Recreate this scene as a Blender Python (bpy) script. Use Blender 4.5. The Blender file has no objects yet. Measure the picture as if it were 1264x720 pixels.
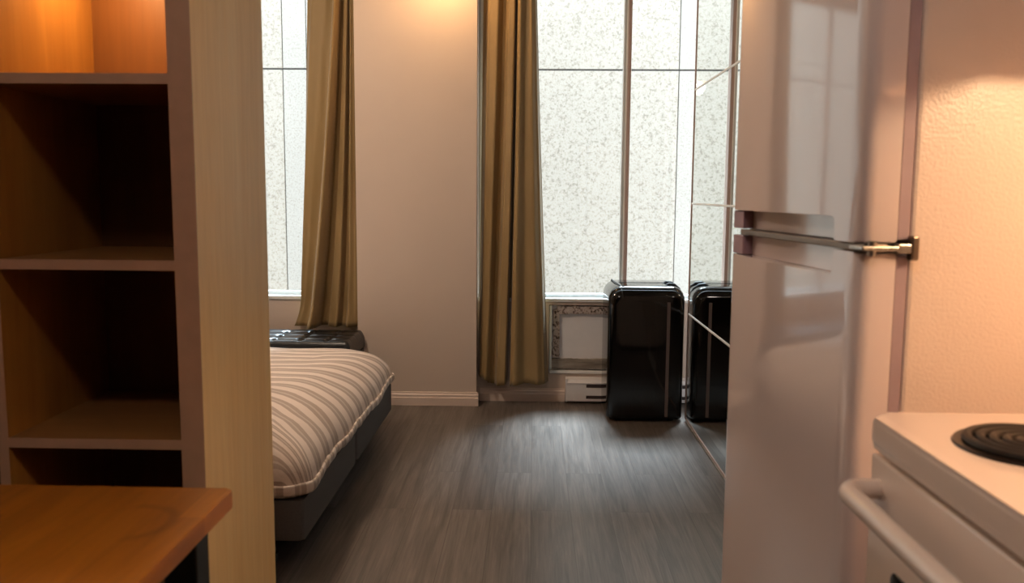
import bpy, bmesh, math, random
from math import sin, cos, pi, radians, sqrt
from mathutils import Vector, Matrix, noise
random.seed(4)
SC = bpy.context.scene
COL = SC.collection

# ------------------------------------------------------------------ camera
def make_camera():
    F, H = 1060.0, 1.22
    y, p, r = radians(1.416), radians(6.52), radians(0.4)
    f = Vector((-sin(y)*cos(p), cos(y)*cos(p), -sin(p)))
    R = f.cross(Vector((0, 0, 1))).normalized()
    U = R.cross(f)
    U2 = U*cos(r) - R*sin(r)
    R2 = R*cos(r) + U*sin(r)
    cd = bpy.data.cameras.new('camera')
    cd.sensor_width = 36.0
    cd.lens = F*36.0/1264.0
    cd.clip_start = 0.02
    cd.dof.use_dof = True
    cd.dof.focus_distance = 4.3
    cd.dof.aperture_fstop = 5.6
    o = bpy.data.objects.new('camera', cd)
    m = Matrix((R2, U2, -f)).transposed().to_4x4()
    m.translation = (0, 0, H)
    o.matrix_world = m
    COL.objects.link(o)
    SC.camera = o
make_camera()

# ------------------------------------------------------------------ light
SC.view_settings.view_transform = 'Standard'
SC.view_settings.look = 'None'
SC.view_settings.exposure = 0.5
SC.view_settings.gamma = 1.0
SC.view_settings.use_curve_mapping = False
SC.cycles.use_denoising = True
SC.cycles.max_bounces = 10
SC.cycles.diffuse_bounces = 5
SC.cycles.glossy_bounces = 6
SC.cycles.transparent_max_bounces = 12
SC.cycles.caustics_reflective = False
SC.cycles.caustics_refractive = False
SC.cycles.sample_clamp_indirect = 6.0

WARM = (1.0, 0.58, 0.25)
SOFT = (1.0, 0.80, 0.62)
FILL = (1.0, 0.88, 0.79)
HOOD = (1.0, 0.65, 0.36)
SKY_STRENGTH = 2.75
SUN_STRENGTH = 14.0
P_HOOD, P_SHELF, P_PILLAR, P_BED, P_KITCHEN = 8.5, 1.8, 4.2, 42.0, 13.0

w = bpy.data.worlds.new('sky'); SC.world = w; w.use_nodes = True
bg = w.node_tree.nodes['Background']
bg.inputs[0].default_value = (0.90, 0.95, 1.0, 1); bg.inputs[1].default_value = SKY_STRENGTH
sd = bpy.data.lights.new('sun', 'SUN'); sd.energy = SUN_STRENGTH; sd.angle = radians(24); sd.color = (0.68, 0.85, 1.0)
so = bpy.data.objects.new('sun', sd); COL.objects.link(so)
so.rotation_euler = Vector((-0.10, -0.48, -0.87)).to_track_quat('-Z', 'Y').to_euler()
so.location = (0, 9, 9)

def lamp(name, kind, loc, power, color, size=0.1, aim=None, spot=None, blend=0.4, parent=None):
    d = bpy.data.lights.new(name, kind); d.energy = power; d.color = color
    if kind == 'AREA':
        d.shape = 'DISK'; d.size = size
    else:
        d.shadow_soft_size = size
    if spot:
        d.spot_size = radians(spot); d.spot_blend = blend
    o = bpy.data.objects.new(name, d); COL.objects.link(o)
    o.location = loc
    if aim is not None:
        o.rotation_euler = Vector(aim).to_track_quat('-Z', 'Y').to_euler()
    if parent: o.parent = parent
    return o

# ------------------------------------------------------------------ material helpers
def srgb(r, g, b):
    f = lambda c: (c/255/12.92) if c/255 <= 0.04045 else ((c/255+0.055)/1.055)**2.4
    return (f(r), f(g), f(b), 1)

class NT:
    def __init__(s, name):
        s.m = bpy.data.materials.new(name); s.m.use_nodes = True
        s.t = s.m.node_tree; s.n = s.t.nodes
        s.b = s.n['Principled BSDF']
    def add(s, typ, **kw):
        n = s.n.new(typ)
        for k, v in kw.items(): setattr(n, k, v)
        return n
    def link(s, a, b): s.t.links.new(a, b)
    def coord(s, scale=(1, 1, 1), rot=(0, 0, 0), which='Object'):
        tc = s.add('ShaderNodeTexCoord'); mp = s.add('ShaderNodeMapping')
        mp.inputs['Scale'].default_value = scale; mp.inputs['Rotation'].default_value = rot
        s.link(tc.outputs[which], mp.inputs[0]); return mp.outputs[0]
    def noise(s, vec, scale, detail=4, rough=0.55, dist=0.0):
        n = s.add('ShaderNodeTexNoise'); n.inputs['Scale'].default_value = scale
        n.inputs['Detail'].default_value = detail; n.inputs['Roughness'].default_value = rough
        n.inputs['Distortion'].default_value = dist
        s.link(vec, n.inputs['Vector']); return n.outputs['Fac']
    def ramp(s, fac, stops, interp='LINEAR'):
        r = s.add('ShaderNodeValToRGB'); r.color_ramp.interpolation = interp
        e = r.color_ramp.elements
        while len(e) < len(stops): e.new(0.5)
        for el, (p, c) in zip(e, stops): el.position = p; el.color = c
        s.link(fac, r.inputs[0]); return r.outputs[0]
    def mix(s, fac, a, b, mode='MIX'):
        m = s.add('ShaderNodeMix'); m.data_type = 'RGBA'; m.blend_type = mode
        for sock, v in ((m.inputs[0], fac), (m.inputs[6], a), (m.inputs[7], b)):
            if hasattr(v, 'is_linked'): s.link(v, sock)
            else: sock.default_value = v
        return m.outputs[2]
    def bump(s, h, strength=0.2, dist=0.01):
        b = s.add('ShaderNodeBump'); b.inputs['Strength'].default_value = strength
        b.inputs['Distance'].default_value = dist
        s.link(h, b.inputs['Height']); s.link(b.outputs[0], s.b.inputs['Normal'])
    def color(s, c):
        if hasattr(c, 'is_linked'): s.link(c, s.b.inputs['Base Color'])
        else: s.b.inputs['Base Color'].default_value = c
    def rough(s, v): s.b.inputs['Roughness'].default_value = v
    def metal(s, v): s.b.inputs['Metallic'].default_value = v
    def coat(s, v, r=0.05):
        s.b.inputs['Coat Weight'].default_value = v; s.b.inputs['Coat Roughness'].default_value = r
    def spec(s, v): s.b.inputs['Specular IOR Level'].default_value = v

def plain(name, col, rough=0.5, metal=0.0, var=0.06, scale=18, bump=0.0, bscale=120, coat=0.0):
    t = NT(name); v = t.coord()
    n = t.noise(v, scale)
    lo = tuple(c*(1-var) for c in col[:3]) + (1,); hi = tuple(min(1, c*(1+var)) for c in col[:3]) + (1,)
    t.color(t.ramp(n, [(0.3, lo), (0.7, hi)])); t.rough(rough); t.metal(metal)
    if bump: t.bump(t.noise(v, bscale, 3), bump, 0.003)
    if coat: t.coat(coat)
    return t.m

def wood(name, dark, light, axis='Z', rough=0.4, grain=1.0, coat=0.0):
    t = NT(name)
    sc = {'X': (0.6, 9, 9), 'Y': (9, 0.6, 9), 'Z': (9, 9, 0.6)}[axis]
    v = t.coord(sc)
    big = t.noise(v, 1.6*grain, 4, 0.6, 0.6)
    fine = t.noise(t.coord(tuple(c*6 for c in sc)), 2.0*grain, 3, 0.6)
    c = t.ramp(big, [(0.28, dark), (0.72, light)])
    f = t.ramp(fine, [(0.35, (0.93, 0.92, 0.91, 1)), (0.65, (1, 1, 1, 1))])
    t.color(t.mix(1.0, c, f, 'MULTIPLY')); t.rough(rough)
    t.bump(fine, 0.05, 0.002)
    if coat: t.coat(coat, 0.2)
    return t.m

M = {}
M['wall'] = plain('wall_paint', srgb(212, 194, 180), 0.65, var=0.02, scale=3, bump=0.06, bscale=220)
M['ceiling'] = plain('ceiling_paint', srgb(232, 226, 218), 0.8, var=0.02, scale=3)
M['trim'] = plain('trim_paint', srgb(228, 208, 196), 0.4, var=0.02)
M['sill'] = plain('sill_paint', srgb(236, 236, 232), 0.35, var=0.02)
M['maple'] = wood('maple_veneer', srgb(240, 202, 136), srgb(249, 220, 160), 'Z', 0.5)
M['maple_shelf_shaded'] = wood('maple_shelf_shaded', srgb(126, 86, 46), srgb(146, 104, 60), 'X', 0.4)  # maple darkened, shade on the shelves put into its colour
M['maple_inner_shaded'] = wood('maple_inner_shaded', srgb(132, 86, 34), srgb(154, 108, 48), 'Z', 0.42)  # same maple darker still, shade inside the bays is in the colour
M['maple_back_shaded'] = wood('maple_back_shaded', srgb(96, 58, 22), srgb(112, 70, 29), 'Z', 0.5)  # darkest maple copy, carries the shade deep in the bays
M['edge'] = plain('edge_banding', srgb(176, 140, 116), 0.5, var=0.05, scale=30)
M['black_metal'] = plain('black_powder_coat', srgb(11, 10, 10), 0.5)
M['charcoal'] = plain('charcoal_upholstery', srgb(92, 88, 86), 0.9, var=0.12, scale=160, bump=0.3, bscale=900)
M['mattress'] = plain('mattress_ticking', srgb(225, 218, 208), 0.9)
M['white_gloss'] = plain('white_enamel', srgb(222, 207, 205), 0.10, var=0.01, scale=2, coat=0.8)
M['stove_white'] = plain('stove_enamel', srgb(232, 214, 202), 0.22, var=0.01, scale=2, coat=0.3)
M['gasket'] = plain('grey_gasket', srgb(166, 146, 154), 0.6)
M['recess_shade'] = plain('recess_shade_mauve', srgb(168, 136, 146), 0.5, var=0.03)  # colour of the shade at the far end of the handle recess
M['chrome'] = plain('chrome', srgb(165, 162, 158), 0.28, 1.0, var=0.02)
M['steel_dark'] = plain('brushed_dark_steel', srgb(120, 108, 98), 0.35, 1.0, var=0.1, scale=40)
M['alu'] = plain('aluminium_frame', srgb(200, 203, 202), 0.4, 0.3, var=0.03)
M['alu_brown'] = plain('brown_anodised', srgb(178, 154, 144), 0.45, 0.1, var=0.04)
M['coil'] = plain('heating_coil', srgb(38, 32, 28), 0.55, 0.4, var=0.2, scale=60)
M['pan'] = plain('drip_bowl', srgb(60, 50, 44), 0.35, 0.8, var=0.1)
M['dark_glass'] = plain('dark_oven_glass', srgb(12, 12, 12), 0.08, coat=0.5)
M['gloss_black'] = plain('gloss_black_shell', srgb(7, 7, 7), 0.06, var=0.1, coat=0.0)
M['case_strip'] = plain('grey_case_strip', srgb(104, 88, 84), 0.45)
M['rubber'] = plain('black_rubber', srgb(14, 14, 14), 0.6)
M['leather'] = plain('black_leather', srgb(22, 23, 25), 0.33, var=0.15, scale=30, bump=0.1, bscale=240)
M['heater'] = plain('heater_enamel', srgb(244, 240, 240), 0.4, var=0.02)
M['slot'] = plain('heater_slot', srgb(66, 52, 50), 0.7)
M['board'] = plain('white_board', srgb(246, 244, 246), 0.5, var=0.02)
M['ground'] = plain('concrete_ground', srgb(150, 148, 142), 0.9, var=0.15)

M['dark_unseen'] = wood('dark_unseen_wall', srgb(52, 38, 30), srgb(66, 49, 39), 'Z', 0.5)  # made-up dark finish for the unseen wall behind the camera
def floor_mat():
    t = NT('vinyl_planks')
    tc = t.add('ShaderNodeTexCoord'); sp = t.add('ShaderNodeSeparateXYZ'); cb = t.add('ShaderNodeCombineXYZ')
    t.link(tc.outputs['Object'], sp.inputs[0])
    t.link(sp.outputs['Y'], cb.inputs['X']); t.link(sp.outputs['X'], cb.inputs['Y'])
    br = t.add('ShaderNodeTexBrick'); br.offset = 0.37; br.offset_frequency = 2
    for k, v in (('Scale', 1.0), ('Mortar Size', 0.0012), ('Mortar Smooth', 0.3), ('Bias', 0.0), ('Brick Width', 1.22), ('Row Height', 0.152)):
        br.inputs[k].default_value = v
    br.inputs['Color1'].default_value = (0, 0, 0, 1); br.inputs['Color2'].default_value = (1, 1, 1, 1)
    br.inputs['Mortar'].default_value = (0.5, 0.5, 0.5, 1)
    t.link(cb.outputs[0], br.inputs['Vector'])
    base = t.ramp(br.outputs['Color'], [(0.0, srgb(97, 88, 81)), (0.5, srgb(105, 96, 89)), (1.0, srgb(114, 105, 98))])
    # each plank shifts its own grain
    add = t.add('ShaderNodeVectorMath', operation='MULTIPLY_ADD')
    t.link(br.outputs['Color'], add.inputs[0]); add.inputs[1].default_value = (7, 13, 3)
    t.link(tc.outputs['Object'], add.inputs[2])
    mp = t.add('ShaderNodeMapping'); mp.inputs['Scale'].default_value = (22, 1.1, 1); t.link(add.outputs[0], mp.inputs[0])
    g = t.noise(mp.outputs[0], 1.6, 6, 0.62, 0.9)
    mp2 = t.add('ShaderNodeMapping'); mp2.inputs['Scale'].default_value = (120, 3.0, 1); t.link(add.outputs[0], mp2.inputs[0])
    fine = t.noise(mp2.outputs[0], 1.5, 3, 0.6)
    gc = t.ramp(g, [(0.28, (0.5, 0.48, 0.46, 1)), (0.5, (0.92, 0.92, 0.92, 1)), (0.72, (1.32, 1.31, 1.30, 1))])
    fc = t.ramp(fine, [(0.3, (0.78, 0.78, 0.78, 1)), (0.65, (1.08, 1.08, 1.08, 1))])
    c = t.mix(1.0, t.mix(1.0, base, gc, 'MULTIPLY'), fc, 'MULTIPLY')
    c = t.mix(br.outputs['Fac'], c, srgb(70, 61, 55))
    t.color(c); t.rough(0.34); t.spec(0.5)
    t.bump(fine, 0.12, 0.002)
    return t.m
M['floor'] = floor_mat()

def mirror_mat():
    t = NT('mirror_silver'); v = t.coord()
    t.color(t.ramp(t.noise(v, 1.0), [(0.3, (0.86, 0.88, 0.86, 1)), (0.7, (0.88, 0.90, 0.88, 1))]))
    t.metal(1.0); t.rough(0.01); return t.m
M['mirror'] = mirror_mat()

def glass_mat():
    m = bpy.data.materials.new('window_glass'); m.use_nodes = True
    n = m.node_tree.nodes; l = m.node_tree.links; n.clear()
    o = n.new('ShaderNodeOutputMaterial'); mx = n.new('ShaderNodeMixShader')
    tr = n.new('ShaderNodeBsdfTransparent'); gl = n.new('ShaderNodeBsdfGlossy'); lw = n.new('ShaderNodeLayerWeight'); fr = n.new('ShaderNodeMath'); po = n.new('ShaderNodeMath')
    tr.inputs[0].default_value = (0.98, 0.99, 0.98, 1); gl.inputs['Roughness'].default_value = 0.0
    lw.inputs[0].default_value = 0.5
    po.operation = 'POWER'; po.inputs[1].default_value = 5.0; l.new(lw.outputs['Facing'], po.inputs[0])
    fr.operation = 'MULTIPLY_ADD'; fr.inputs[1].default_value = 0.8; fr.inputs[2].default_value = 0.04; l.new(po.outputs[0], fr.inputs[0])
    l.new(fr.outputs[0], mx.inputs[0]); l.new(tr.outputs[0], mx.inputs[1]); l.new(gl.outputs[0], mx.inputs[2])
    l.new(mx.outputs[0], o.inputs[0]); return m
M['glass'] = glass_mat()

def aggregate(name, cell, light, mid, dark, soft=1.0):
    t = NT(name); v = t.coord()
    a = t.noise(v, cell, 3, 0.65)
    c = t.ramp(a, [(0.34, dark), (0.43, mid), (0.50, light), (1.0, light)])
    b = t.noise(t.coord((1, 1, 1), (0.3, 0.5, 0.2)), cell*1.7, 2, 0.6)
    c = t.mix(1.0, c, t.ramp(b, [(0.36, (0.88, 0.87, 0.84, 1)), (0.50, (1, 1, 1, 1))]), 'MULTIPLY')
    big = t.noise(v, 2.0, 3)
    c = t.mix(1.0, c, t.ramp(big, [(0.3, (0.95, 0.95, 0.95, 1)), (0.7, (1, 1, 1, 1))]), 'MULTIPLY')
    t.color(c); t.rough(0.95); t.bump(a, 0.15, 0.006)
    return t.m
M['agg'] = aggregate('exposed_aggregate', 44, srgb(176, 173, 166), srgb(167, 163, 154), srgb(144, 140, 132))
M['agg_fine'] = aggregate('fine_aggregate', 60, srgb(176, 175, 171), srgb(168, 167, 162), srgb(154, 152, 146))
M['joint'] = plain('grey_joint', srgb(86, 86, 86), 0.9)
M['stucco'] = aggregate('rough_stucco', 70, srgb(205, 192, 186), srgb(150, 132, 122), srgb(70, 56, 48))
M['timber'] = wood('weathered_timber', srgb(110, 100, 90), srgb(176, 166, 154), 'X', 0.85, 2.0)

def fabric(name, a, b, sub=0.0):
    t = NT(name); v = t.coord()
    n = t.noise(v, 260, 2); big = t.noise(t.coord((1, 1, 0.3)), 6, 3)
    c = t.ramp(big, [(0.3, a), (0.7, b)])
    t.color(c); t.rough(0.62); t.b.inputs['Sheen Weight'].default_value = 0.25
    t.b.inputs['Sheen Roughness'].default_value = 0.4
    t.bump(n, 0.15, 0.002)
    return t.m
M['curtain'] = fabric('gold_curtain', srgb(146, 121, 79), srgb(160, 134, 91))

def duvet_mat():
    t = NT('striped_duvet')
    uv = t.add('ShaderNodeUVMap'); uv.uv_map = 'UVMap'
    sp = t.add('ShaderNodeSeparateXYZ'); t.link(uv.outputs[0], sp.inputs[0])
    def m(op, a, b=None):
        n = t.add('ShaderNodeMath', operation=op)
        for s, x in zip(n.inputs, (a, b)):
            if x is None: continue
            if hasattr(x, 'is_linked'): t.link(x, s)
            else: s.default_value = x
        return n.outputs[0]
    per = m('FRACT', m('MULTIPLY', sp.outputs['Y'], 1/0.088))
    W = srgb(230, 214, 201); G = srgb(180, 160, 145); L = srgb(206, 189, 174)
    c = t.ramp(per, [(0.0, W), (0.40, W), (0.43, G), (0.60, G), (0.63, L), (0.70, L), (0.73, G), (0.95, G), (0.98, W)])
    wv = t.noise(t.coord((1, 1, 1)), 400, 2)
    t.color(c); t.rough(0.85); t.b.inputs['Sheen Weight'].default_value = 0.15
    t.bump(t.noise(t.coord((1, 1, 1)), 14, 4, 0.6), 0.35, 0.02)
    return t.m
M['duvet'] = duvet_mat()

def emit(name, col, s):
    m = bpy.data.materials.new(name); m.use_nodes = True
    b = m.node_tree.nodes['Principled BSDF']
    b.inputs['Base Color'].default_value = (0.9, 0.85, 0.75, 1)
    b.inputs['Emission Color'].default_value = (*col, 1); b.inputs['Emission Strength'].default_value = s
    return m
M['lens'] = emit('warm_lamp_lens', WARM, 4.0)

# ------------------------------------------------------------------ mesh helpers
class MB:
    def __init__(s): s.bm = bmesh.new()
    def box(s, x0, x1, y0, y1, z0, z1, bev=0.0, seg=2):
        r = bmesh.ops.create_cube(s.bm, size=1.0)
        vs = r['verts']
        for v in vs:
            v.co = Vector((x0 + (v.co.x+.5)*(x1-x0), y0 + (v.co.y+.5)*(y1-y0), z0 + (v.co.z+.5)*(z1-z0)))
        if bev:
            es = list({e for v in vs for e in v.link_edges})
            bmesh.ops.bevel(s.bm, geom=es, offset=bev, segments=seg, affect='EDGES', profile=0.5)
        return s
    def prism(s, pts, z0, z1, axis='Z', bev=0.0, seg=2):
        """extrude a polygon; axis Z: pts=(x,y); axis X: pts=(y,z); axis Y: pts=(x,z)"""
        def P(a, b, c):
            return {'Z': (a, b, c), 'X': (c, a, b), 'Y': (a, c, b)}[axis]
        n = len(pts)
        lo = [s.bm.verts.new(P(a, b, z0)) for a, b in pts]; hi = [s.bm.verts.new(P(a, b, z1)) for a, b in pts]
        f0 = s.bm.faces.new(lo[::-1]); f1 = s.bm.faces.new(hi)
        for i in range(n): s.bm.faces.new((lo[i], lo[(i+1) % n], hi[(i+1) % n], hi[i]))
        if bev:
            es = list(set(f0.edges) | set(f1.edges))
            bmesh.ops.bevel(s.bm, geom=es, offset=bev, segments=seg, affect='EDGES', profile=0.5)
        return s
    def tube(s, pts, r, seg=12, closed=False):
        pts = [Vector(p) for p in pts]; n = len(pts); rings = []
        up = Vector((0, 0, 1))
        for i, p in enumerate(pts):
            a = pts[i-1] if (i or closed) else p; b = pts[(i+1) % n] if (i < n-1 or closed) else p
            t = (b-a).normalized()
            u = t.cross(up)
            if u.length < 1e-4: u = t.cross(Vector((1, 0, 0)))
            u.normalize(); v = u.cross(t); 
            rr = r[i] if isinstance(r, (list, tuple)) else r
            rings.append([s.bm.verts.new(p + (u*cos(2*pi*k/seg) + v*sin(2*pi*k/seg))*rr) for k in range(seg)])
        for i in range(n if closed else n-1):
            A, B = rings[i], rings[(i+1) % n]
            for k in range(seg): s.bm.faces.new((A[k], A[(k+1) % seg], B[(k+1) % seg], B[k]))
        if not closed:
            s.bm.faces.new(rings[0][::-1]); s.bm.faces.new(rings[-1])
        return s
    def cyl(s, c, r, z0, z1, seg=24, axis='Z', bev=0.0):
        pts = [(c[0]+r*cos(2*pi*k/seg), c[1]+r*sin(2*pi*k/seg)) for k in range(seg)]
        return s.prism(pts, z0, z1, axis, bev)
    def lathe(s, c, prof, seg=40):
        rings = [[s.bm.verts.new((c[0]+r*cos(2*pi*k/seg), c[1]+r*sin(2*pi*k/seg), z)) for k in range(seg)] for r, z in prof]
        for A, B in zip(rings, rings[1:]):
            for k in range(seg): s.bm.faces.new((A[k], A[(k+1) % seg], B[(k+1) % seg], B[k]))
        s.bm.faces.new(rings[0][::-1]); s.bm.faces.new(rings[-1])
        return s
    def build(s, name, mat, parent=None, smooth=False, auto=35):
        bmesh.ops.recalc_face_normals(s.bm, faces=s.bm.faces)
        me = bpy.data.meshes.new(name); 
        if smooth:
            for f in s.bm.faces: f.smooth = True
            for e in s.bm.edges:
                if len(e.link_faces) == 2 and e.calc_face_angle(0) > radians(auto): e.smooth = False
        s.bm.to_mesh(me); s.bm.free()
        me.materials.append(mat if not isinstance(mat, str) else M[mat])
        o = bpy.data.objects.new(name, me); COL.objects.link(o)
        if parent: o.parent = parent
        return o

def rrect(x0, x1, y0, y1, r, seg=6):
    if not isinstance(r, (list, tuple)): r = [r]*4
    pts = []
    for (cx, cy, sx, sy, a0, rr) in ((x1, y1, -1, -1, 0, r[0]), (x0, y1, 1, -1, 90, r[1]), (x0, y0, 1, 1, 180, r[2]), (x1, y0, -1, 1, 270, r[3])):
        if rr <= 0: pts.append((cx, cy)); continue
        for k in range(seg+1):
            a = radians(a0 + 90*k/seg)
            pts.append((cx+sx*rr+rr*cos(a), cy+sy*rr+rr*sin(a)))
    return pts

def tag(o, label=None, cat=None, group=None, kind=None):
    if label: o['label'] = label
    if cat: o['category'] = cat
    if group: o['group'] = group
    if kind: o['kind'] = kind
    return o
def thing(name, label, cat, loc=(0, 0, 0), rz=0.0, group=None):
    o = bpy.data.objects.new(name, None); COL.objects.link(o)
    o.location = loc; o.rotation_euler = (0, 0, rz); o.empty_display_size = 0.1
    return tag(o, label, cat, group)
def rel(o, root):
    """world-built part under an unrotated root: keep it where it is"""
    o.parent = root; o.location = -root.location
    return o
def struct(mb, name, mat): 
    o = mb.build(name, mat); o['kind'] = 'structure'; return o
def cut(o, cutters):
    for c in cutters:
        md = o.modifiers.new('cut', 'BOOLEAN'); md.object = c; md.operation = 'DIFFERENCE'; md.solver = 'EXACT'
    dg = bpy.context.evaluated_depsgraph_get(); dg.update()
    me = bpy.data.meshes.new_from_object(o.evaluated_get(dg))
    o.modifiers.clear(); old = o.data; o.data = me; me.name = old.name
    for c in cutters: bpy.data.objects.remove(c)
    return o

# ------------------------------------------------------------------ room shell
XL, XR, YF, YC, YW, ZC = -2.95, 1.28, -1.3, 4.85, 4.98, 2.5     # YC pillar face, YW wall under the windows
YO = 5.22                                                        # outer face of the back wall
SILL, HEAD = 0.612, 2.42
struct(MB().box(XL-.1, XR+.1, YF-.1, YO, -.12, 0), 'floor', 'floor')
struct(MB().box(XL-.1, XR+.1, YF-.1, YO, ZC, ZC+.12), 'ceiling', 'ceiling')
struct(MB().box(XL-.12, XL, YF-.1, YO, 0, ZC), 'wall_left', 'wall')
struct(MB().box(XR, XR+.12, YF-.1, YO, 0, ZC), 'wall_right', 'wall')
struct(MB().box(XL, XR, YF-.12, YF, 0, ZC), 'wall_front', 'dark_unseen')  # out of view, kept dark so the black case reflects less light
# back wall: parapets below the windows, lintel above, the hole for the boarded opening
PL, PR = -1.004, -0.322
HX0, HX1, HZ0, HZ1 = 0.095, 0.80, 0.165, 0.575
b = MB()
b.box(XL, PL, YW, YO, 0, SILL-.02)
b.box(PR, HX0, YW, YO, 0, SILL-.02); b.box(HX1, XR, YW, YO, 0, SILL-.02)
b.box(HX0, HX1, YW, YO, 0, HZ0); b.box(HX0, HX1, YW, YO, HZ1, SILL-.02)
b.box(HX0, HX1, YW+.12, YO, HZ0, HZ1)
b.box(XL, PL, YW, YO, HEAD, ZC); b.box(PR, XR, YW, YO, HEAD, ZC)
b.box(XL, -2.62, YW, YO, SILL-.02, HEAD); b.box(1.2, XR, YW, YO, SILL-.02, HEAD)
struct(b, 'wall_back', 'wall')
struct(MB().box(PL, PR, YC, YO, 0, ZC), 'wall_pillar', 'wall')

# windows
def window(name, x0, x1, mull, extra=None):
    root = bpy.data.objects.new(name, None); COL.objects.link(root); root['kind'] = 'structure'
    root.location = ((x0+x1)/2, YW+.08, SILL)
    y0, y1 = YW+.05, YW+.11
    f = MB()
    f.box(x0, x0+.045, y0, y1, SILL, HEAD, .004); f.box(x1-.045, x1, y0, y1, SILL, HEAD, .004)
    f.box(x0+.045, x1-.045, y0, y1, SILL, SILL+.022, .004); f.box(x0+.045, x1-.045, y0, y1, HEAD-.04, HEAD, .004)
    rel(f.build('window_frame', 'alu'), root)
    s = MB().box(x0+.001, x1-.001, YW-.012, y0, SILL-.0195, SILL+.002, .004)
    s.box(x0+.001, x1-.001, y0, y1+.05, SILL-.0195, SILL)
    rel(s.build('window_sill', 'sill'), root)
    edges = [x0+.045] + [e for m in mull for e in (m-.021, m+.021)] + [x1-.045]
    for m in mull:
        mm = MB()
        mm.box(m-.021, m-.006, y0+.008, y1, SILL+.022, HEAD-.04, .002)
        mo = rel(mm.build('mullion', 'alu'), root)
        mm = MB().box(m-.006, m+.001, y0-.004, y1, SILL+.022, HEAD-.04, .002)
        sb = mm.build('mullion_bead', 'sill'); sb.parent = mo
        mm = MB().box(m+.001, m+.021, y0-.012, y1, SILL+.022, HEAD-.04, .003)
        sb = mm.build('mullion_cover', 'alu_brown'); sb.parent = mo
    for a, c in zip(edges[::2], edges[1::2]):
        g = MB().box(a, c, y0+.034, y0+.038, SILL+.022, HEAD-.04)
        rel(g.build('pane', 'glass'), root)
window('window_1', -2.62, PL-.002, [-1.95])
window('window_2', PR+.002, 1.2, [0.526])

# baseboards
def base_prof(y):   # (y, z) profile, front facing -Y
    return [(y, 0), (y-.016, 0), (y-.016, .045), (y-.012, .049), (y-.012, .062), (y-.007, .068), (y-.006, .076), (y, .078)]
b = MB().prism(base_prof(YC), PL-.012, PR+.012, 'X'); struct(b, 'baseboard_pillar', 'trim')
b = MB().prism(base_prof(YW), PR+.013, 0.192, 'X'); struct(b, 'baseboard_back', 'trim')
b = MB().prism(base_prof(YW), XL, PL-.002, 'X'); struct(b, 'baseboard_left', 'trim')

# exterior wall of the neighbouring building
YE = 7.6
ex = thing('neighbour_wall', 'pale exposed aggregate concrete wall seen outside through the windows', 'building wall', (0, YE, -1))
JX, JZ, g = (-2.2, 1.24), 2.285, 0.007
def panel(name, x0, x1, z0, z1, mat, y=YE):
    rel(MB().box(x0, x1, y, y+.18, z0, z1, .004, 1).build(name, mat), ex)
rows = ((-1, JZ-g), (JZ+g, 3.7))
for z0, z1 in rows:
    panel('aggregate_panel', -7.5, JX[0]-g/2, z0, z1, 'agg')
    panel('fine_panel', JX[0]+g/2, -1.99-g/2, z0, z1, 'agg_fine')
    panel('fine_panel', -1.99+g/2, -1.2, z0, z1, 'agg_fine')
    panel('aggregate_panel', -1.2, JX[1]-g/2, z0, z1, 'agg')
    panel('smooth_strip', JX[1]+g/2, 1.60, z0, z1, 'agg_fine')
    panel('aggregate_panel', 1.60+g/2, 7.5, z0, z1, 'agg')
rel(MB().box(-7.5, 7.5, YE+.02, YE+.2, -1, 3.7).build('joint_backing', 'joint'), ex)
struct(MB().box(-7.5, 7.5, YO+.001, YE+.3, -1.1, -1), 'ground', 'ground')

# ------------------------------------------------------------------ bookcase
BY0, BY1 = 1.505, 1.905
bc = thing('bookcase', 'tall open maple bookcase with a lit top bay, behind the wooden table', 'bookcase', (-.8, BY0, 0))
def bpart(mb, name, mat, parent=None, **k):
    o = mb.build(name, mat, **k)
    if parent is None: rel(o, bc)
    else: o.parent = parent
    return o
BT = 2.14
bpart(MB().box(-.637, -.595, BY0+.0015, BY1, 0, BT), 'side_panel', 'maple')
sidep = [o for o in bc.children][0]
bpart(MB().box(-.637, -.5952, BY0, BY0+.0015, 0, BT), 'edge_strip', 'edge', sidep)
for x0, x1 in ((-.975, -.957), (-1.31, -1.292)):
    p = MB().box(x0, x1, BY0+.0015, BY1-.022, 0, BT).build('divider', 'maple_inner_shaded'); rel(p, bc)
    bpart(MB().box(x0, x1, BY0, BY0+.0015, 0, BT), 'edge_strip', 'edge', p)
bpart(MB().box(-1.31, -.637, BY1-.022, BY1-.004, 0, BT), 'back_panel', 'maple_back_shaded')
for x0, x1 in ((-.957, -.637), (-1.292, -.975)):
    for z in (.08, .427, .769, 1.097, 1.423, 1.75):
        s = MB().box(x0, x1, BY0+.003, BY1-.022, z-.018, z).build('shelf', 'maple_shelf_shaded'); rel(s, bc)
        bpart(MB().box(x0, x1, BY0+.0015, BY0+.003, z-.018, z), 'edge_strip', 'edge', s)
bpart(MB().box(-1.31, -.5952, BY0, BY1, BT, BT+.02), 'top_panel', 'maple')
pk = MB().cyl((-.85, 1.74), .03, 1.72, 1.732, 24).build('puck_light', 'lens'); rel(pk, bc)
lamp('puck_bulb', 'AREA', (-.85, 1.74, 1.716), P_SHELF, WARM, .06, (0, 0, -1))

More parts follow.
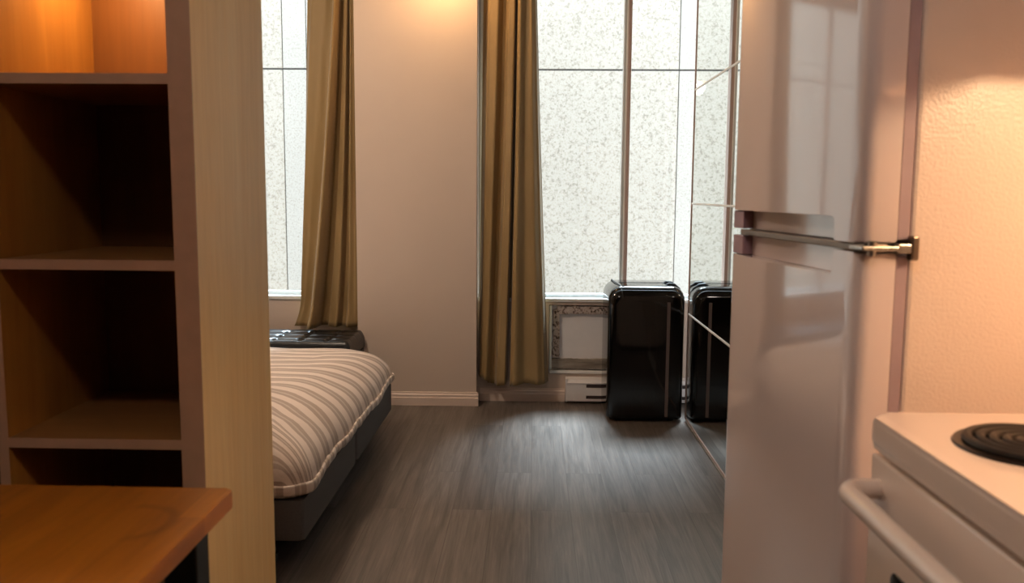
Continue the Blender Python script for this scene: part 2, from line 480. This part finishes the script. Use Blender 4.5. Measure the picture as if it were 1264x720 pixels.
# ------------------------------------------------------------------ table
tb = thing('table', 'orange-brown wooden block table with black legs in the near left corner', 'table', (-.9, .8, 0))
def block_wood():
    t = NT('block_wood'); v = t.coord((1, 1, 1))
    tc = t.add('ShaderNodeTexCoord'); sp = t.add('ShaderNodeSeparateXYZ'); cb = t.add('ShaderNodeCombineXYZ')
    t.link(tc.outputs['Object'], sp.inputs[0]); t.link(sp.outputs['Y'], cb.inputs['X']); t.link(sp.outputs['X'], cb.inputs['Y'])
    br = t.add('ShaderNodeTexBrick'); br.offset = .42
    for k, val in (('Scale', 1.0), ('Mortar Size', 0.0), ('Bias', 0.0), ('Brick Width', .46), ('Row Height', .085)): br.inputs[k].default_value = val
    br.inputs['Color1'].default_value = (0, 0, 0, 1); br.inputs['Color2'].default_value = (1, 1, 1, 1)
    t.link(cb.outputs[0], br.inputs['Vector'])
    base = t.ramp(br.outputs['Color'], [(0, srgb(152, 90, 18)), (1, srgb(204, 130, 38))])
    gr = t.noise(t.coord((14, 1.2, 6)), 2.0, 5, .6, .8)
    # one cup ring left on the top
    sub = t.add('ShaderNodeVectorMath', operation='DISTANCE'); t.link(tc.outputs['Object'], sub.inputs[0]); sub.inputs[1].default_value = (-.575, 1.165, .75)
    ring = t.ramp(sub.outputs['Value'], [(0.052, (1, 1, 1, 1)), (0.060, (.70, .66, .62, 1)), (0.066, (.70, .66, .62, 1)), (0.076, (1, 1, 1, 1))])
    gap = t.ramp(t.noise(t.coord(), 9, 2), [(.46, (1, 1, 1, 1)), (.56, (0, 0, 0, 1))])
    ring = t.mix(gap, ring, (1, 1, 1, 1))
    base = t.mix(1.0, base, ring, 'MULTIPLY')
    t.color(t.mix(1.0, base, t.ramp(gr, [(.3, (.66, .62, .58, 1)), (.7, (1.08, 1.06, 1.0, 1))]), 'MULTIPLY'))
    t.rough(.42)
    return t.m
M['block'] = block_wood()
rel(MB().prism(rrect(-1.6, -.473, .25, 1.312, .012), .722, .75, 'Z', .003).build('table_top', 'block', smooth=True), tb)
for x in (-.546, -1.55):
    for y in (.31, 1.21):
        rel(MB().box(x, x+.05, y, y+.05, 0, .70, .003).build('leg', 'black_metal'), tb)
rel(MB().box(-1.54, -.502, .32, 1.25, .69, .721).build('apron', 'black_metal'), tb)

# ------------------------------------------------------------------ bed
bd = thing('bed', 'low charcoal upholstered bed base in two halves beside the bookcase', 'bed', (-1.7, 3.48, 0))
BX0, BX1 = -2.75, -.725
for y0, y1, rr in ((2.62, 3.438, [.022, 0, 0, .014]), (3.448, 4.36, [.05, 0, 0, .022])):
    rel(MB().prism(rrect(BX0, BX1, y0, y1, rr), .11, .243, 'Z', .006).build('base_section', 'charcoal', smooth=True), bd)
for x in (-2.6, -.87):
    for y in (2.72, 3.36, 3.54, 4.24):
        l = MB().cyl((x, y), .022, .02, .12, 16).cyl((x, y), .028, 0, .025, 16)
        rel(l.build('leg', 'black_metal', smooth=True), bd)
rel(MB().prism(rrect(BX0+.05, BX1-.22, 2.86, 4.16, .08), .243, .335, 'Z', .03, 3).build('mattress', 'mattress', smooth=True), bd)

def rr_ring(x0, x1, y0, y1, r, per):
    """points evenly spread along a rounded rectangle with outward normals; fixed parametrisation"""
    out = []
    for (cx, cy, a0) in ((x1-r, y1-r, 0), (x0+r, y1-r, 90), (x0+r, y0+r, 180), (x1-r, y0+r, 270)):
        for k in range(per+1):
            a = radians(a0 + 90*k/per); out.append((cx+r*cos(a), cy+r*sin(a), cos(a), sin(a)))
    # subdivide the straight runs
    res = []
    n = len(out)
    for i in range(n):
        res.append(out[i]); a, b2 = out[i], out[(i+1) % n]
        if (i+1) % (per+1) == 0:
            m = 60
            for k in range(1, m):
                t = k/m; res.append((a[0]*(1-t)+b2[0]*t, a[1]*(1-t)+b2[1]*t, a[2], a[3]))
    return res
def duvet():
    bm = bmesh.new(); uvl = bm.loops.layers.uv.new('UVMap')
    x0, x1, y0, y1 = -2.78, -.712, 2.606, 4.370
    R, H, Z0 = .30, .190, .268
    rc, ri = .075, .09
    N = 16
    prof = []                                        # (inset, z, arc)
    for k in range(N+1):
        a = pi/2*k/N
        ex, ez = 2/2.25, 2/2.25
        prof.append((R*(1-abs(cos(a))**ex), Z0+H*abs(sin(a))**ez))
    prof = [(0.012, Z0-.018), (0.0, Z0-.006)] + prof
    arcs = [0.0]
    for p, q in zip(prof, prof[1:]): arcs.append(arcs[-1]+math.hypot(q[0]-p[0], q[1]-p[1]))
    tot = arcs[-1]
    base = rr_ring(x0+R, x1-R, y0+R, y1-R, ri, 10)
    rings, uvs = [], []
    for (ins, z), s in zip(prof, arcs):
        ring, uvr = [], []
        outr = rr_ring(x0+ins, x1-ins, y0+ins, y1-ins, rc+(ri-rc)*min(1, ins/R), 10)
        for (px, py, nx, ny), (X, Y, _a, _b) in zip(base, outr):
            L = tot-s
            n = noise.noise(Vector((X*3.1, Y*3.1, z*3)))*.012 + noise.noise(Vector((X*9, Y*9, 4)))*.005
            k = max(0, min(1, (z-Z0+.01)/.12)); m = 1-k
            wob = noise.noise(Vector((X*5, Y*5, 7)))*.012*m
            ring.append(bm.verts.new((X+nx*(n*.6+wob), Y+ny*(n*.6+wob), z+n*k+abs(noise.noise(Vector((X*4, Y*4, 1))))*.012*m)))
            uvr.append((px+nx*L, py+ny*L))
        rings.append(ring); uvs.append(uvr)
    # flat middle: shrink towards the centre line
    cx, cy = (x0+x1)/2, (y0+y1)/2
    for k in range(1, 9):
        t = k/9; ring, uvr = [], []
        for (px, py, nx, ny) in base:
            X, Y = px, py
            X2, Y2 = X+(cx-X)*t, Y+(cy-Y)*t
            z = Z0+H+.012*sin(pi/2*t)
            n = noise.noise(Vector((X2*3.1, Y2*3.1, z*3)))*.012 + noise.noise(Vector((X2*9, Y2*9, 4)))*.005
            ring.append(bm.verts.new((X2, Y2, z+n))); uvr.append((X2, Y2))
        rings.append(ring); uvs.append(uvr)
    n = len(base)
    def face(vs, us):
        f = bm.faces.new(vs); f.smooth = True
        for l, u in zip(f.loops, us): l[uvl].uv = u
    for (A, B, ua, ub) in zip(rings, rings[1:], uvs, uvs[1:]):
        for i in range(n):
            j = (i+1) % n
            face((A[i], A[j], B[j], B[i]), (ua[i], ua[j], ub[j], ub[i]))
    face(rings[-1], uvs[-1])
    hem = [v.co.copy() for v in rings[1]]
    bmesh.ops.recalc_face_normals(bm, faces=bm.faces)
    if sum(f.normal.z*f.calc_area() for f in bm.faces) < 0: bmesh.ops.reverse_faces(bm, faces=bm.faces)
    me = bpy.data.meshes.new('duvet'); bm.to_mesh(me); bm.free(); me.materials.append(M['duvet'])
    o = bpy.data.objects.new('duvet', me); COL.objects.link(o)
    md = o.modifiers.new('thick', 'SOLIDIFY'); md.thickness = .012; md.offset = -1
    tag(o, 'puffy white duvet with grey-brown stripes spread over the bed', 'duvet')
    # gathered hem band: short crimped tube with its own stripes
    bm = bmesh.new(); uvl = bm.loops.layers.uv.new('UVMap'); seg = 10; rings = []
    fine = []
    for i in range(n):
        a, c = hem[i], hem[(i+1) % n]; m = max(1, int((c-a).length/.012))
        for k in range(m): fine.append(a.lerp(c, k/m))
    nf = len(fine)
    for i, p in enumerate(fine):
        t = (fine[(i+1) % nf]-fine[i-1]); t.z = 0; t.normalize(); out = Vector((t.y, -t.x, 0))
        rr = .012+.003*noise.noise(p*26)
        c = p+Vector((0, 0, .016+.004*noise.noise(p*14)))+out*.003
        rings.append([bm.verts.new(c+out*cos(2*pi*k/seg)*rr*.6+Vector((0, 0, 1))*sin(2*pi*k/seg)*rr*1.5) for k in range(seg)])
    for i in range(nf):
        A, B = rings[i], rings[(i+1) % nf]; p, q = fine[i], fine[(i+1) % nf]
        for k in range(seg):
            f = bm.faces.new((A[k], A[(k+1) % seg], B[(k+1) % seg], B[k])); f.smooth = True
            for l, pp in zip(f.loops, (p, p, q, q)): l[uvl].uv = (pp.x, pp.x+pp.y+.02)
    bmesh.ops.recalc_face_normals(bm, faces=bm.faces)
    me = bpy.data.meshes.new('hem'); bm.to_mesh(me); bm.free(); me.materials.append(M['duvet'])
    h = bpy.data.objects.new('hem', me); COL.objects.link(h); h.parent = o
duvet()

# ------------------------------------------------------------------ ottoman bench
ot = thing('ottoman', 'black tufted leather ottoman bench under the left window', 'ottoman', (-1.6, 4.62, 0))
OX0, OX1, OY0, OY1 = -2.2, -.962, 4.425, 4.835
rel(MB().prism(rrect(OX0, OX1, OY0, OY1, .03), .04, .34, 'Z', .008).build('body', 'leather', smooth=True), ot)
for x in (OX0+.06, OX1-.06):
    for y in (OY0+.06, OY1-.06): rel(MB().cyl((x, y), .02, 0, .045, 14).build('foot', 'black_metal', smooth=True), ot)
def tufted():
    bm = bmesh.new(); nx, ny = 150, 50
    bx = [(OX0+.10+ .145*i, OY0+.085+.12*j) for i in range(8) for j in range(3)]
    grid = []
    for j in range(ny+1):
        row = []
        for i in range(nx+1):
            u, v = i/nx, j/ny
            x, y = OX0+(OX1-OX0)*u, OY0+(OY1-OY0)*v
            ex = min(x-OX0, OX1-x); ey = min(y-OY0, OY1-y); d = min(ex, ey)
            edge = 1-max(0, 1-min(ex, .03)/.03)**3*.4 - max(0, 1-min(ey, .03)/.03)**3*.4
            h = .085*max(0, edge) 
            dip = sum(math.exp(-((x-a)**2+(y-c)**2)/(.020**2)) for a, c in bx if abs(x-a) < .08 and abs(y-c) < .08)
            gx = min(abs(x-a[0]) for a in bx); gy = min(abs(y-a[1]) for a in bx)
            dip2 = math.exp(-(gx/.010)**2)*.30 + math.exp(-(gy/.010)**2)*.30
            row.append(bm.verts.new((x, y, .355+h-.030*dip-.026*dip2*min(1, d/.06))))
        grid.append(row)
    for j in range(ny):
        for i in range(nx):
            f = bm.faces.new((grid[j][i], grid[j][i+1], grid[j+1][i+1], grid[j+1][i])); f.smooth = True
    rim = [grid[0][i] for i in range(nx+1)] + [grid[j][nx] for j in range(1, ny+1)] + [grid[ny][i] for i in range(nx-1, -1, -1)] + [grid[j][0] for j in range(ny-1, 0, -1)]
    low = [bm.verts.new((v.co.x, v.co.y, .345)) for v in rim]; n = len(rim)
    for i in range(n): bm.faces.new((rim[i], low[i], low[(i+1) % n], rim[(i+1) % n]))
    bm.faces.new(low)
    bmesh.ops.recalc_face_normals(bm, faces=bm.faces)
    me = bpy.data.meshes.new('seat_cushion'); bm.to_mesh(me); bm.free(); me.materials.append(M['leather'])
    c = bpy.data.objects.new('seat_cushion', me); COL.objects.link(c); rel(c, ot)
    for a, d in bx:
        k = MB().lathe((a, d), [(.001, .405), (.010, .406), (.011, .411), (.006, .416), (.001, .417)], 12).build('button', 'leather', smooth=True)
        k.parent = c
tufted()

# ------------------------------------------------------------------ curtains
def curtain(label, top, bot, folds, y0, zt, zb, hem, lean=None, warp=(.5, .5), amp0=1.0):
    """top/bot: (x_left, x_right); folds: list of (s, depth) control points of the pleats; hem(s)->dz"""
    nu, nv = 180, 70
    def fold(s):
        for (a, da), (c, dc) in zip(folds, folds[1:]):
            if a <= s <= c:
                t = (s-a)/(c-a); t = t*t*(3-2*t); return da+(dc-da)*t
        return folds[-1][1]
    bm = bmesh.new(); grid = []
    for j in range(nv+1):
        v = j/nv; row = []
        for i in range(nu+1):
            s = i/nu
            z = zt+(zb+hem(s)-zt)*v
            e = v**1.15
            xl = top[0]+(bot[0]-top[0])*e; xr = top[1]+(bot[1]-top[1])*e
            ss = s**(math.log(.5)/math.log(warp[0]+(warp[1]-warp[0])*v)) + .008*sin(5*v+7*s)*min(1, s*8, (1-s)*8)
            x = xl+(xr-xl)*s
            amp = amp0*(.8+.3*v)
            y = y0 - fold(max(0, min(1, ss)))*amp + .006*noise.noise(Vector((s*7, v*3, 2)))
            if lean: 
                dx, dy, dz = lean(s, v); x += dx; y += dy; z += dz
            row.append(bm.verts.new((x, y, z)))
        grid.append(row)
    for j in range(nv):
        for i in range(nu):
            f = bm.faces.new((grid[j][i], grid[j+1][i], grid[j+1][i+1], grid[j][i+1])); f.smooth = True
    me = bpy.data.meshes.new('curtain'); bm.to_mesh(me); bm.free(); me.materials.append(M['curtain'])
    o = bpy.data.objects.new('curtain', me); COL.objects.link(o)
    md = o.modifiers.new('thick', 'SOLIDIFY'); md.thickness = .004; md.offset = 0
    tag(o, label, 'curtain', 'gold curtains at the windows')
    return o
fr = [(0, .0), (.05, .05), (.14, .07), (.22, .02), (.27, .015), (.33, .085), (.43, .09), (.462, -.03), (.488, -.03), (.515, .11), (.56, .125), (.70, .085), (.84, .095), (.94, .07), (1, .02)]
def hemR(s): return .035*max(0, 1-s/.22)**1.5 + (-.012 if .14 < s < .47 else 0) + .004*sin(20*s)
def leanR(s, v):
    b = max(0, (v-.93)/.07)
    return (0, -.008*b*b*(sin(8*s)+.6), 0)
curtain('long gold curtain right of the pillar, hanging clear of the floor', (-.292, .0), (-.316, .093), fr, 4.955, 2.492, .13, hemR, leanR, (.66, .46))
fl = [(0, .0), (.08, .035), (.25, .03), (.42, .015), (.488, .0), (.510, .13), (.55, .145), (.585, .10), (.61, .0), (.69, -.02), (.72, .05), (.79, .06), (.82, -.01), (.85, .0), (.875, .055), (.92, .04), (1, .0)]
def hemL(s): return -.05*max(0, min(1, (s-.90)/.05))
def leanL(s, v):
    b = max(0, (v-.92)/.08)
    side = -.03*b*b*max(0, 1-s/.3)
    return (side, -.028*b*b*(.7+.3*sin(11*s))*max(0, min(1, (.9-s)/.08)), 0)
curtain('gold curtain left of the pillar, its hem heaped on the black ottoman', (-1.275, -1.008), (-1.35, -.972), fl, 4.94, 2.492, .449, hemL, leanL, (.64, .20))

# ------------------------------------------------------------------ boarded opening below the right window
bo = thing('boarded_opening', 'white board filling a rough-edged opening in the wall below the right window', 'wall opening', (.45, YW, HZ0))
def rough_bar(x0, x1, z0, z1, y0, y1, amp, name, mat):
    bm = bmesh.new(); bmesh.ops.create_cube(bm, size=1)
    for v in bm.verts: v.co = Vector((x0+(v.co.x+.5)*(x1-x0), y0+(v.co.y+.5)*(y1-y0), z0+(v.co.z+.5)*(z1-z0)))
    L = max(x1-x0, z1-z0)
    long = [e for e in bm.edges if e.calc_length() > L*.9]
    bmesh.ops.subdivide_edges(bm, edges=long, cuts=int(L/.012), use_grid_fill=True)
    oth = [e for e in bm.edges if .02 < e.calc_length() < L*.9]
    bmesh.ops.subdivide_edges(bm, edges=oth, cuts=3, use_grid_fill=True)
    for v in bm.verts:
        p = v.co*45
        v.co += Vector((noise.noise(p), noise.noise(p+Vector((9, 0, 0)))*.8-.3, noise.noise(p+Vector((0, 7, 0)))))*amp
    me = bpy.data.meshes.new(name); bm.to_mesh(me); bm.free(); me.materials.append(M[mat])
    o = bpy.data.objects.new(name, me); COL.objects.link(o); rel(o, bo); return o
e = .003
rel(MB().box(HX0+e, HX1-e, YW+.03, YW+.05, HZ0+e, HZ1-e).build('board', 'board'), bo)
rough_bar(HX0+.05, HX1-.02, .520, .566, YW+.012, YW+.05, .007, 'broken_edge', 'stucco')
rough_bar(HX0+.022, HX0+.062, .262, .545, YW+.012, YW+.05, .006, 'broken_edge', 'stucco')
rough_bar(HX0+.012, HX1-.012, .196, .252, YW+.006, YW+.05, .004, 'timber_strip', 'timber')
rel(MB().box(HX0+.005, HX1-.005, YW-.012, YW+.05, HZ0+.004, HZ0+.022, .003).build('ledge', 'sill'), bo)
rel(MB().box(HX0+.004, HX0+.018, YW+.0, YW+.05, HZ0+.024, HZ1-.004, .002).build('side_trim', 'sill'), bo)

# ------------------------------------------------------------------ baseboard heater
ht = thing('baseboard_heater', 'white electric baseboard heater on the wall left of the black case', 'heater', (.5, YW-.03, 0))
hx0, hx1, hy = .197, 1.05, YW-.062
prof = [(YW-.001, .012), (hy+.006, .012), (hy, .018), (hy, .118), (hy+.012, .142), (YW-.001, .15)]
rel(MB().prism(prof, hx0, hx1, 'X').build('casing', 'heater'), ht)
rel(MB().box(hx0-.002, hx0+.008, hy-.001, YW-.001, .012, .148, .002).build('end_cap', 'heater'), ht)
rel(MB().box(.315, hx1-.02, hy-.002, hy+.001, .098, .117).build('grille_slot', 'slot'), ht)
rel(MB().box(.315, hx1-.02, hy-.002, hy+.001, .032, .050).build('grille_slot', 'slot'), ht)
rel(MB().box(hx0+.001, hx1-.001, hy-.004, hy+.012, .119, .127, .002).build('lip', 'heater'), ht)

# ------------------------------------------------------------------ glossy black case
cs = thing('suitcase', 'glossy black round-cornered case standing upright against the mirror', 'suitcase', (.61, 4.68, 0))
CX0, CX1, CY0, CY1, CZ = .402, .812, 4.53, 4.93, .734
def case_shell():
    m = MB(); rings = []
    def ring(y, d):
        q = max(.02, .075-d*.4)
        return [m.bm.verts.new((x, y, z)) for x, z in rrect(CX0+d*.45, CX1-d*.45, .012+d*.25, CZ-d, [q, q, .018, .018], 10)]
    K = 8; allr = []
    for k in range(K+1):                        # rounded front edge, then rounded back edge
        a = pi/2*k/K; allr.append(ring(CY0+.055*(1-cos(a)), .076*(1-sin(a))))
    for k in range(K, -1, -1):
        a = pi/2*k/K; allr.append(ring(CY1-.03*(1-cos(a)), .03*.8*(1-sin(a))))
    n = len(allr[0])
    for A, B in zip(allr, allr[1:]):
        for i in range(n): m.bm.faces.new((A[i], A[(i+1) % n], B[(i+1) % n], B[i]))
    m.bm.faces.new(allr[0]); m.bm.faces.new(allr[-1])
    return m
shell = case_shell()
rel(shell.build('shell', 'gloss_black', smooth=True), cs)
rim = [(x, CY0+.0165, z) for x, z in rrect(CX0+.010, CX1-.010, .0175, CZ-.0225, [.068, .068, .018, .018], 10)]
rel(MB().tube(rim, .0025, 8, True).build('front_rim', 'rubber', smooth=True), cs)
rel(MB().box(.712, .729, CY0-.0012, CY0+.004, .03, .652, .0005).build('upright_strip', 'case_strip'), cs)  # narrow grey upright strip on the case front
def strap(x0, name, rr):
    pts = [(x0, CY0+.003, CZ-.062), (x0-.006, CY0+.014, CZ-.025), (x0-.012, CY0+.05, CZ+.001), (x0-.02, CY0+.12, CZ+.003), (x0-.028, CY0+.22, CZ+.003), (x0-.03, CY1-.04, CZ+.003), (x0-.03, CY1-.01, CZ-.01)]
    rel(MB().tube(pts, rr, 8).build(name, 'rubber', smooth=True), cs)
strap(.478, 'strap', .0035)
rel(MB().tube([(CX0+.07, CY0+.21, CZ+.0005), (CX1-.08, CY0+.21, CZ+.0005)], .002, 6).build('seam_groove', 'rubber'), cs)
for y in (CY0+.10, CY0+.20):
    h = [(CX1-.095, y, CZ-.004), (CX1-.08, y, CZ+.006), (CX1-.05, y+.01, CZ+.002), (CX1-.022, y+.02, CZ-.022), (CX1-.006, y+.03, CZ-.06)]
    rel(MB().tube(h, .008, 10).build('carry_handle', 'rubber', smooth=True), cs)
for x in (CX0+.06, CX1-.06):
    for y in (CY0+.06, CY1-.06): rel(MB().cyl((x, y), .018, 0, .02, 14).build('foot', 'rubber', smooth=True), cs)

# ------------------------------------------------------------------ mirrored wardrobe
WX, WY0, WY1 = .83, 2.05, 4.572
wd = thing('wardrobe', 'built-in wardrobe with tall mirrored sliding doors, beyond the fridge', 'wardrobe', (1.0, 3.3, 0))
b = MB()
b.box(WX+.05, XR-.002, WY1-.018, WY1, 0, ZC-.005); b.box(WX+.05, XR-.002, WY0, WY0+.018, 0, ZC-.005)
b.box(XR-.02, XR-.002, WY0+.018, WY1-.018, 0, ZC-.065)
rel(b.build('carcass', 'trim'), wd)
rel(MB().box(WX+.002, XR-.002, WY0, WY1, ZC-.06, ZC-.005).build('top_track', 'alu'), wd)
rel(MB().box(WX+.002, WX+.06, WY0, WY1-.002, .0, .012).build('bottom_track', 'alu'), wd)
def mdoor(y0, y1, x):
    fr_ = MB()
    zs = [.014, .587, 1.173, 1.76, 2.435]
    fr_.box(x-.004, x+.022, y1-.014, y1, zs[0], zs[-1], .003); fr_.box(x-.004, x+.022, y0, y0+.014, zs[0], zs[-1], .003)
    for z in (zs[0], zs[-1]-.012): fr_.box(x-.003, x+.022, y0+.013, y1-.013, z, z+.012, .002)
    d = rel(fr_.build('sliding_door', 'alu_brown'), wd)
    for z in zs[1:-1]: MB().box(x-.003, x+.02, y0+.014, y1-.014, z-.005, z+.005, .002).build('glazing_bar', 'sill', d)
    for a, c in zip(zs, zs[1:]):
        MB().box(x, x+.005, y0+.014, y1-.014, a+.005, c-.005).build('mirror_panel', 'mirror', d)
mdoor(3.29, WY1-.001, WX); mdoor(WY0+.02, 3.32, WX+.026)

# ------------------------------------------------------------------ fridge
FR = thing('refrigerator', 'white top-freezer refrigerator with glossy doors beside the stove', 'refrigerator', (.482, 1.30, 0), radians(5.5))
FW = .60
def door_profile(t=.065, crown=.010, r=.022):
    pts = []
    n = 22
    for k in range(n+1):                       # front, from near (y=0) to far
        y = r + (FW-2*r)*k/n; c = ((y-FW/2)/(FW/2))**2*crown
        pts.append((c, y))
    x_end = pts[-1][0]
    far = [(x_end+r*(1-cos(a)), FW-r+r*sin(a)) for a in [radians(10*i) for i in range(1, 10)]]
    near = [(x_end+r*(1-cos(a)), r-r*sin(a)) for a in [radians(10*i) for i in range(9, 0, -1)]]
    return pts + far + [(t, FW), (t, 0)] + near
def fdoor(z0, z1, name, rz0, rz1):
    d = MB().prism(door_profile(), z0, z1, 'Z', .005, 2).build(name, 'white_gloss', smooth=True)
    zz0, zz1 = (rz0-.05, rz1) if name == 'freezer_door' else (rz0, rz1+.05)
    c = MB().prism(rrect(.085, FW+.05, zz0, zz1, [0, 0.012, 0.012, 0], 5), -.05, .034, 'X').build('cutter', 'white_gloss')
    cut(d, [c]); d.parent = FR
    for p in d.data.polygons: p.use_smooth = True
    md = d.modifiers.new('edge', 'BEVEL'); md.width = .004; md.segments = 2; md.limit_method = 'ANGLE'; md.angle_limit = radians(60)
    d.data.set_sharp_from_angle(angle=radians(30))
    return d
fz = fdoor(1.149, 1.68, 'freezer_door', 1.149, 1.188)
fd = fdoor(.07, 1.135, 'fridge_door', 1.094, 1.135)
MB().box(.012, .034, FW-.066, FW-.006, 1.1495, 1.187, .002).build('recess_shade_block', 'recess_shade', fz)  # block standing in for shade at the recess's far end
MB().box(.012, .034, FW-.066, FW-.006, 1.095, 1.1345, .002).build('recess_shade_block', 'recess_shade', fd)
MB().box(.067, .084, .002, FW-.006, .08, 1.13).build('gasket', 'gasket', fd)
MB().box(.067, .084, .002, FW-.006, 1.155, 1.67).build('gasket', 'gasket', fz)
def fridge_side():
    t = NT('pebbled_enamel'); v = t.coord()
    t.color(t.ramp(t.noise(v, 3), [(.3, srgb(226, 208, 196)), (.7, srgb(230, 212, 200))])); t.rough(.34)
    t.bump(t.noise(v, 190, 2, .5), .35, .003); return t.m
M['pebble'] = fridge_side()
MB().box(.086, .68, 0.0, FW, .04, 1.68, .006).build('cabinet', 'pebble', FR)
MB().box(.10, .66, .03, FW-.03, 0.0, .045).build('plinth', 'rubber', FR)
MB().box(.012, .05, -.004, FW-.05, 1.1365, 1.1478, .002).build('divider_trim', 'steel_dark', FR)
hg = MB().box(.004, .062, -.016, .030, 1.1385, 1.1455, .002).build('hinge', 'chrome', FR)
MB().cyl((.022, -.009), .0065, 1.131, 1.153, 16).build('hinge_pin', 'chrome', hg)
MB().box(.060, .088, -.014, -.001, 1.135, 1.149, .002).build('hinge_arm', 'chrome', hg)
MB().box(.080, .092, -.016, .0, 1.124, 1.161, .003).build('hinge_plate', 'steel_dark', hg)

# ------------------------------------------------------------------ stove
SX0, SX1, SY0, SY1 = .475, 1.20, .565, 1.205
st = thing('stove', 'white electric coil stove in the near right corner beside the refrigerator', 'stove', (.8, .88, 0))
def sp(mb, name, mat, parent=None, smooth=True):
    o = mb.build(name, mat, smooth=smooth)
    if parent is None: rel(o, st)
    else: o.parent = parent
    return o
sp(MB().box(SX0+.022, SX1-.02, SY0+.004, SY1-.004, .05, .868, .003), 'body', 'stove_white')
sp(MB().box(SX0+.06, SX1-.04, SY0+.03, SY1-.03, 0, .055), 'plinth', 'rubber')
top = MB().prism(rrect(SX0, SX1, SY0, SY1, [.01, .03, .03, .01], 8), .872, .915, 'Z', .011, 5)
ck = sp(top, 'cooktop', 'stove_white')
rail_ = sp(MB().box(SX1-.07, SX1-.002, SY0+.004, SY1-.004, .915, 1.08, .012, 3), 'backguard', 'stove_white')
for i in range(4):
    y = SY0+.13+.125*i
    k = MB(); k.cyl((y, 1.0), .019, SX1-.092, SX1-.07, 20, 'X', .002)
    sp(k, 'knob', 'rubber', rail_)
def burner(x, y, r):
    p = MB().lathe((x, y), [(r*.3, .9145), (r, .9150), (r*1.10, .9185), (r*1.16, .9178), (r*1.18, .9155), (r*1.1, .9152), (r*.35, .9151)][::-1], 48)
    bw = MB().lathe((x, y), [(.002, .9152), (r*.9, .9154), (r*1.08, .9190), (r*1.16, .9186), (r*1.18, .9150), (.002, .9149)], 48)
    p.bm.free()
    d = sp(bw, 'burner', 'pan')
    pts = []; turns = 4.3; n = 200
    for i in range(n+1):
        t = i/n; a = 2*pi*turns*t; rr = r*(.20+.80*t)
        pts.append((x+rr*cos(a+2.2), y+rr*sin(a+2.2), .9215))
    sp(MB().tube(pts, .0062, 8), 'heating_coil', 'coil', d)
    sp(MB().lathe((x, y), [(.001, .916), (r*.16, .917), (r*.16, .9205), (.001, .921)], 20), 'coil_cap', 'pan', d)
burner(.614, 1.034, .078); burner(.96, 1.05, .09); burner(.615, .72, .09); burner(.96, .72, .073)
# oven door
od = sp(MB().box(SX0+.004, SX0+.022, SY0+.014, SY1-.016, .235, .862, .005, 3), 'oven_door', 'stove_white')
sp(MB().prism(rrect(SY0+.11, 1.10, .40, .728, .012), SX0+.0015, SX0+.006, 'X', .001), 'oven_window', 'dark_glass', od)
hz = .818
hpts = [(SX0+.006, SY1-.045, hz)]
for k in range(0, 10):
    a = radians(10*k); hpts.append((SX0-.020-.024*sin(a), SY1-.045-.030+.030*cos(a), hz))
hpts += [(SX0-.043, SY1-.16, hz), (SX0-.043, .88, hz), (SX0-.043, SY0+.16, hz)]
for k in range(9, -1, -1):
    a = radians(10*k); hpts.append((SX0-.020-.024*sin(a), SY0+.045+.030-.030*cos(a), hz))
hpts.append((SX0+.006, SY0+.045, hz))
sp(MB().tube(hpts, .014, 16), 'oven_handle', 'stove_white', od)
sp(MB().box(SX0+.004, SX0+.022, SY0+.014, SY1-.016, .07, .225, .005, 3), 'drawer', 'stove_white')

# ------------------------------------------------------------------ range hood with its lamp
hd = thing('range_hood', 'white range hood with a warm lamp above the stove', 'range hood', (1.0, .88, 1.4))
b = MB()
hx0, hx1, hy0, hy1, hz0, hz1 = .76, XR-.002, .565, 1.175, 1.43, 1.56
b.box(hx0, hx1, hy0, hy0+.012, hz0, hz1); b.box(hx0, hx1, hy1-.012, hy1, hz0, hz1)
b.box(hx0, hx0+.012, hy0+.012, hy1-.012, hz0, hz1); b.box(hx0+.012, hx1, hy0+.012, hy1-.012, hz1-.012, hz1)
rel(b.build('hood_shell', 'stove_white'), hd)
rel(MB().cyl((.98, .87), .035, hz1-.030, hz1-.012, 20).build('lamp_lens', 'lens'), hd)
lamp('hood_bulb', 'POINT', (.98, .87, hz1-.055), P_HOOD, HOOD, .025)

# ------------------------------------------------------------------ ceiling lights and an added kitchen fill
def ceiling_light(label, x, y, r, power, col, size):
    t = thing('ceiling_light', label, 'ceiling light', (x, y, ZC))
    rel(MB().lathe((x, y), [(r*.6, ZC-.002), (r*1.15, ZC-.002), (r*1.15, ZC-.02), (r, ZC-.024), (r*.6, ZC-.024)], 32).build('ring', 'sill', smooth=True), t)
    rel(MB().lathe((x, y), [(.001, ZC-.024), (r*.95, ZC-.024), (r*.8, ZC-.036), (.001, ZC-.042)], 32).build('diffuser', 'lens', smooth=True), t)
    lamp('ceiling_bulb', 'POINT', (x, y, ZC-.08), power, col, size)
ceiling_light('round ceiling light close to the pillar between the windows', -.50, 4.60, .06, P_PILLAR, WARM, .03)
ceiling_light('round ceiling light above the striped duvet', -1.35, 3.3, .15, P_BED, SOFT, .12)
ceiling_light('added fill light above the kitchen end, out of view', -.15, .25, .13, P_KITCHEN, FILL, .10)  # added lamp out of view, general fill for table and kitchen
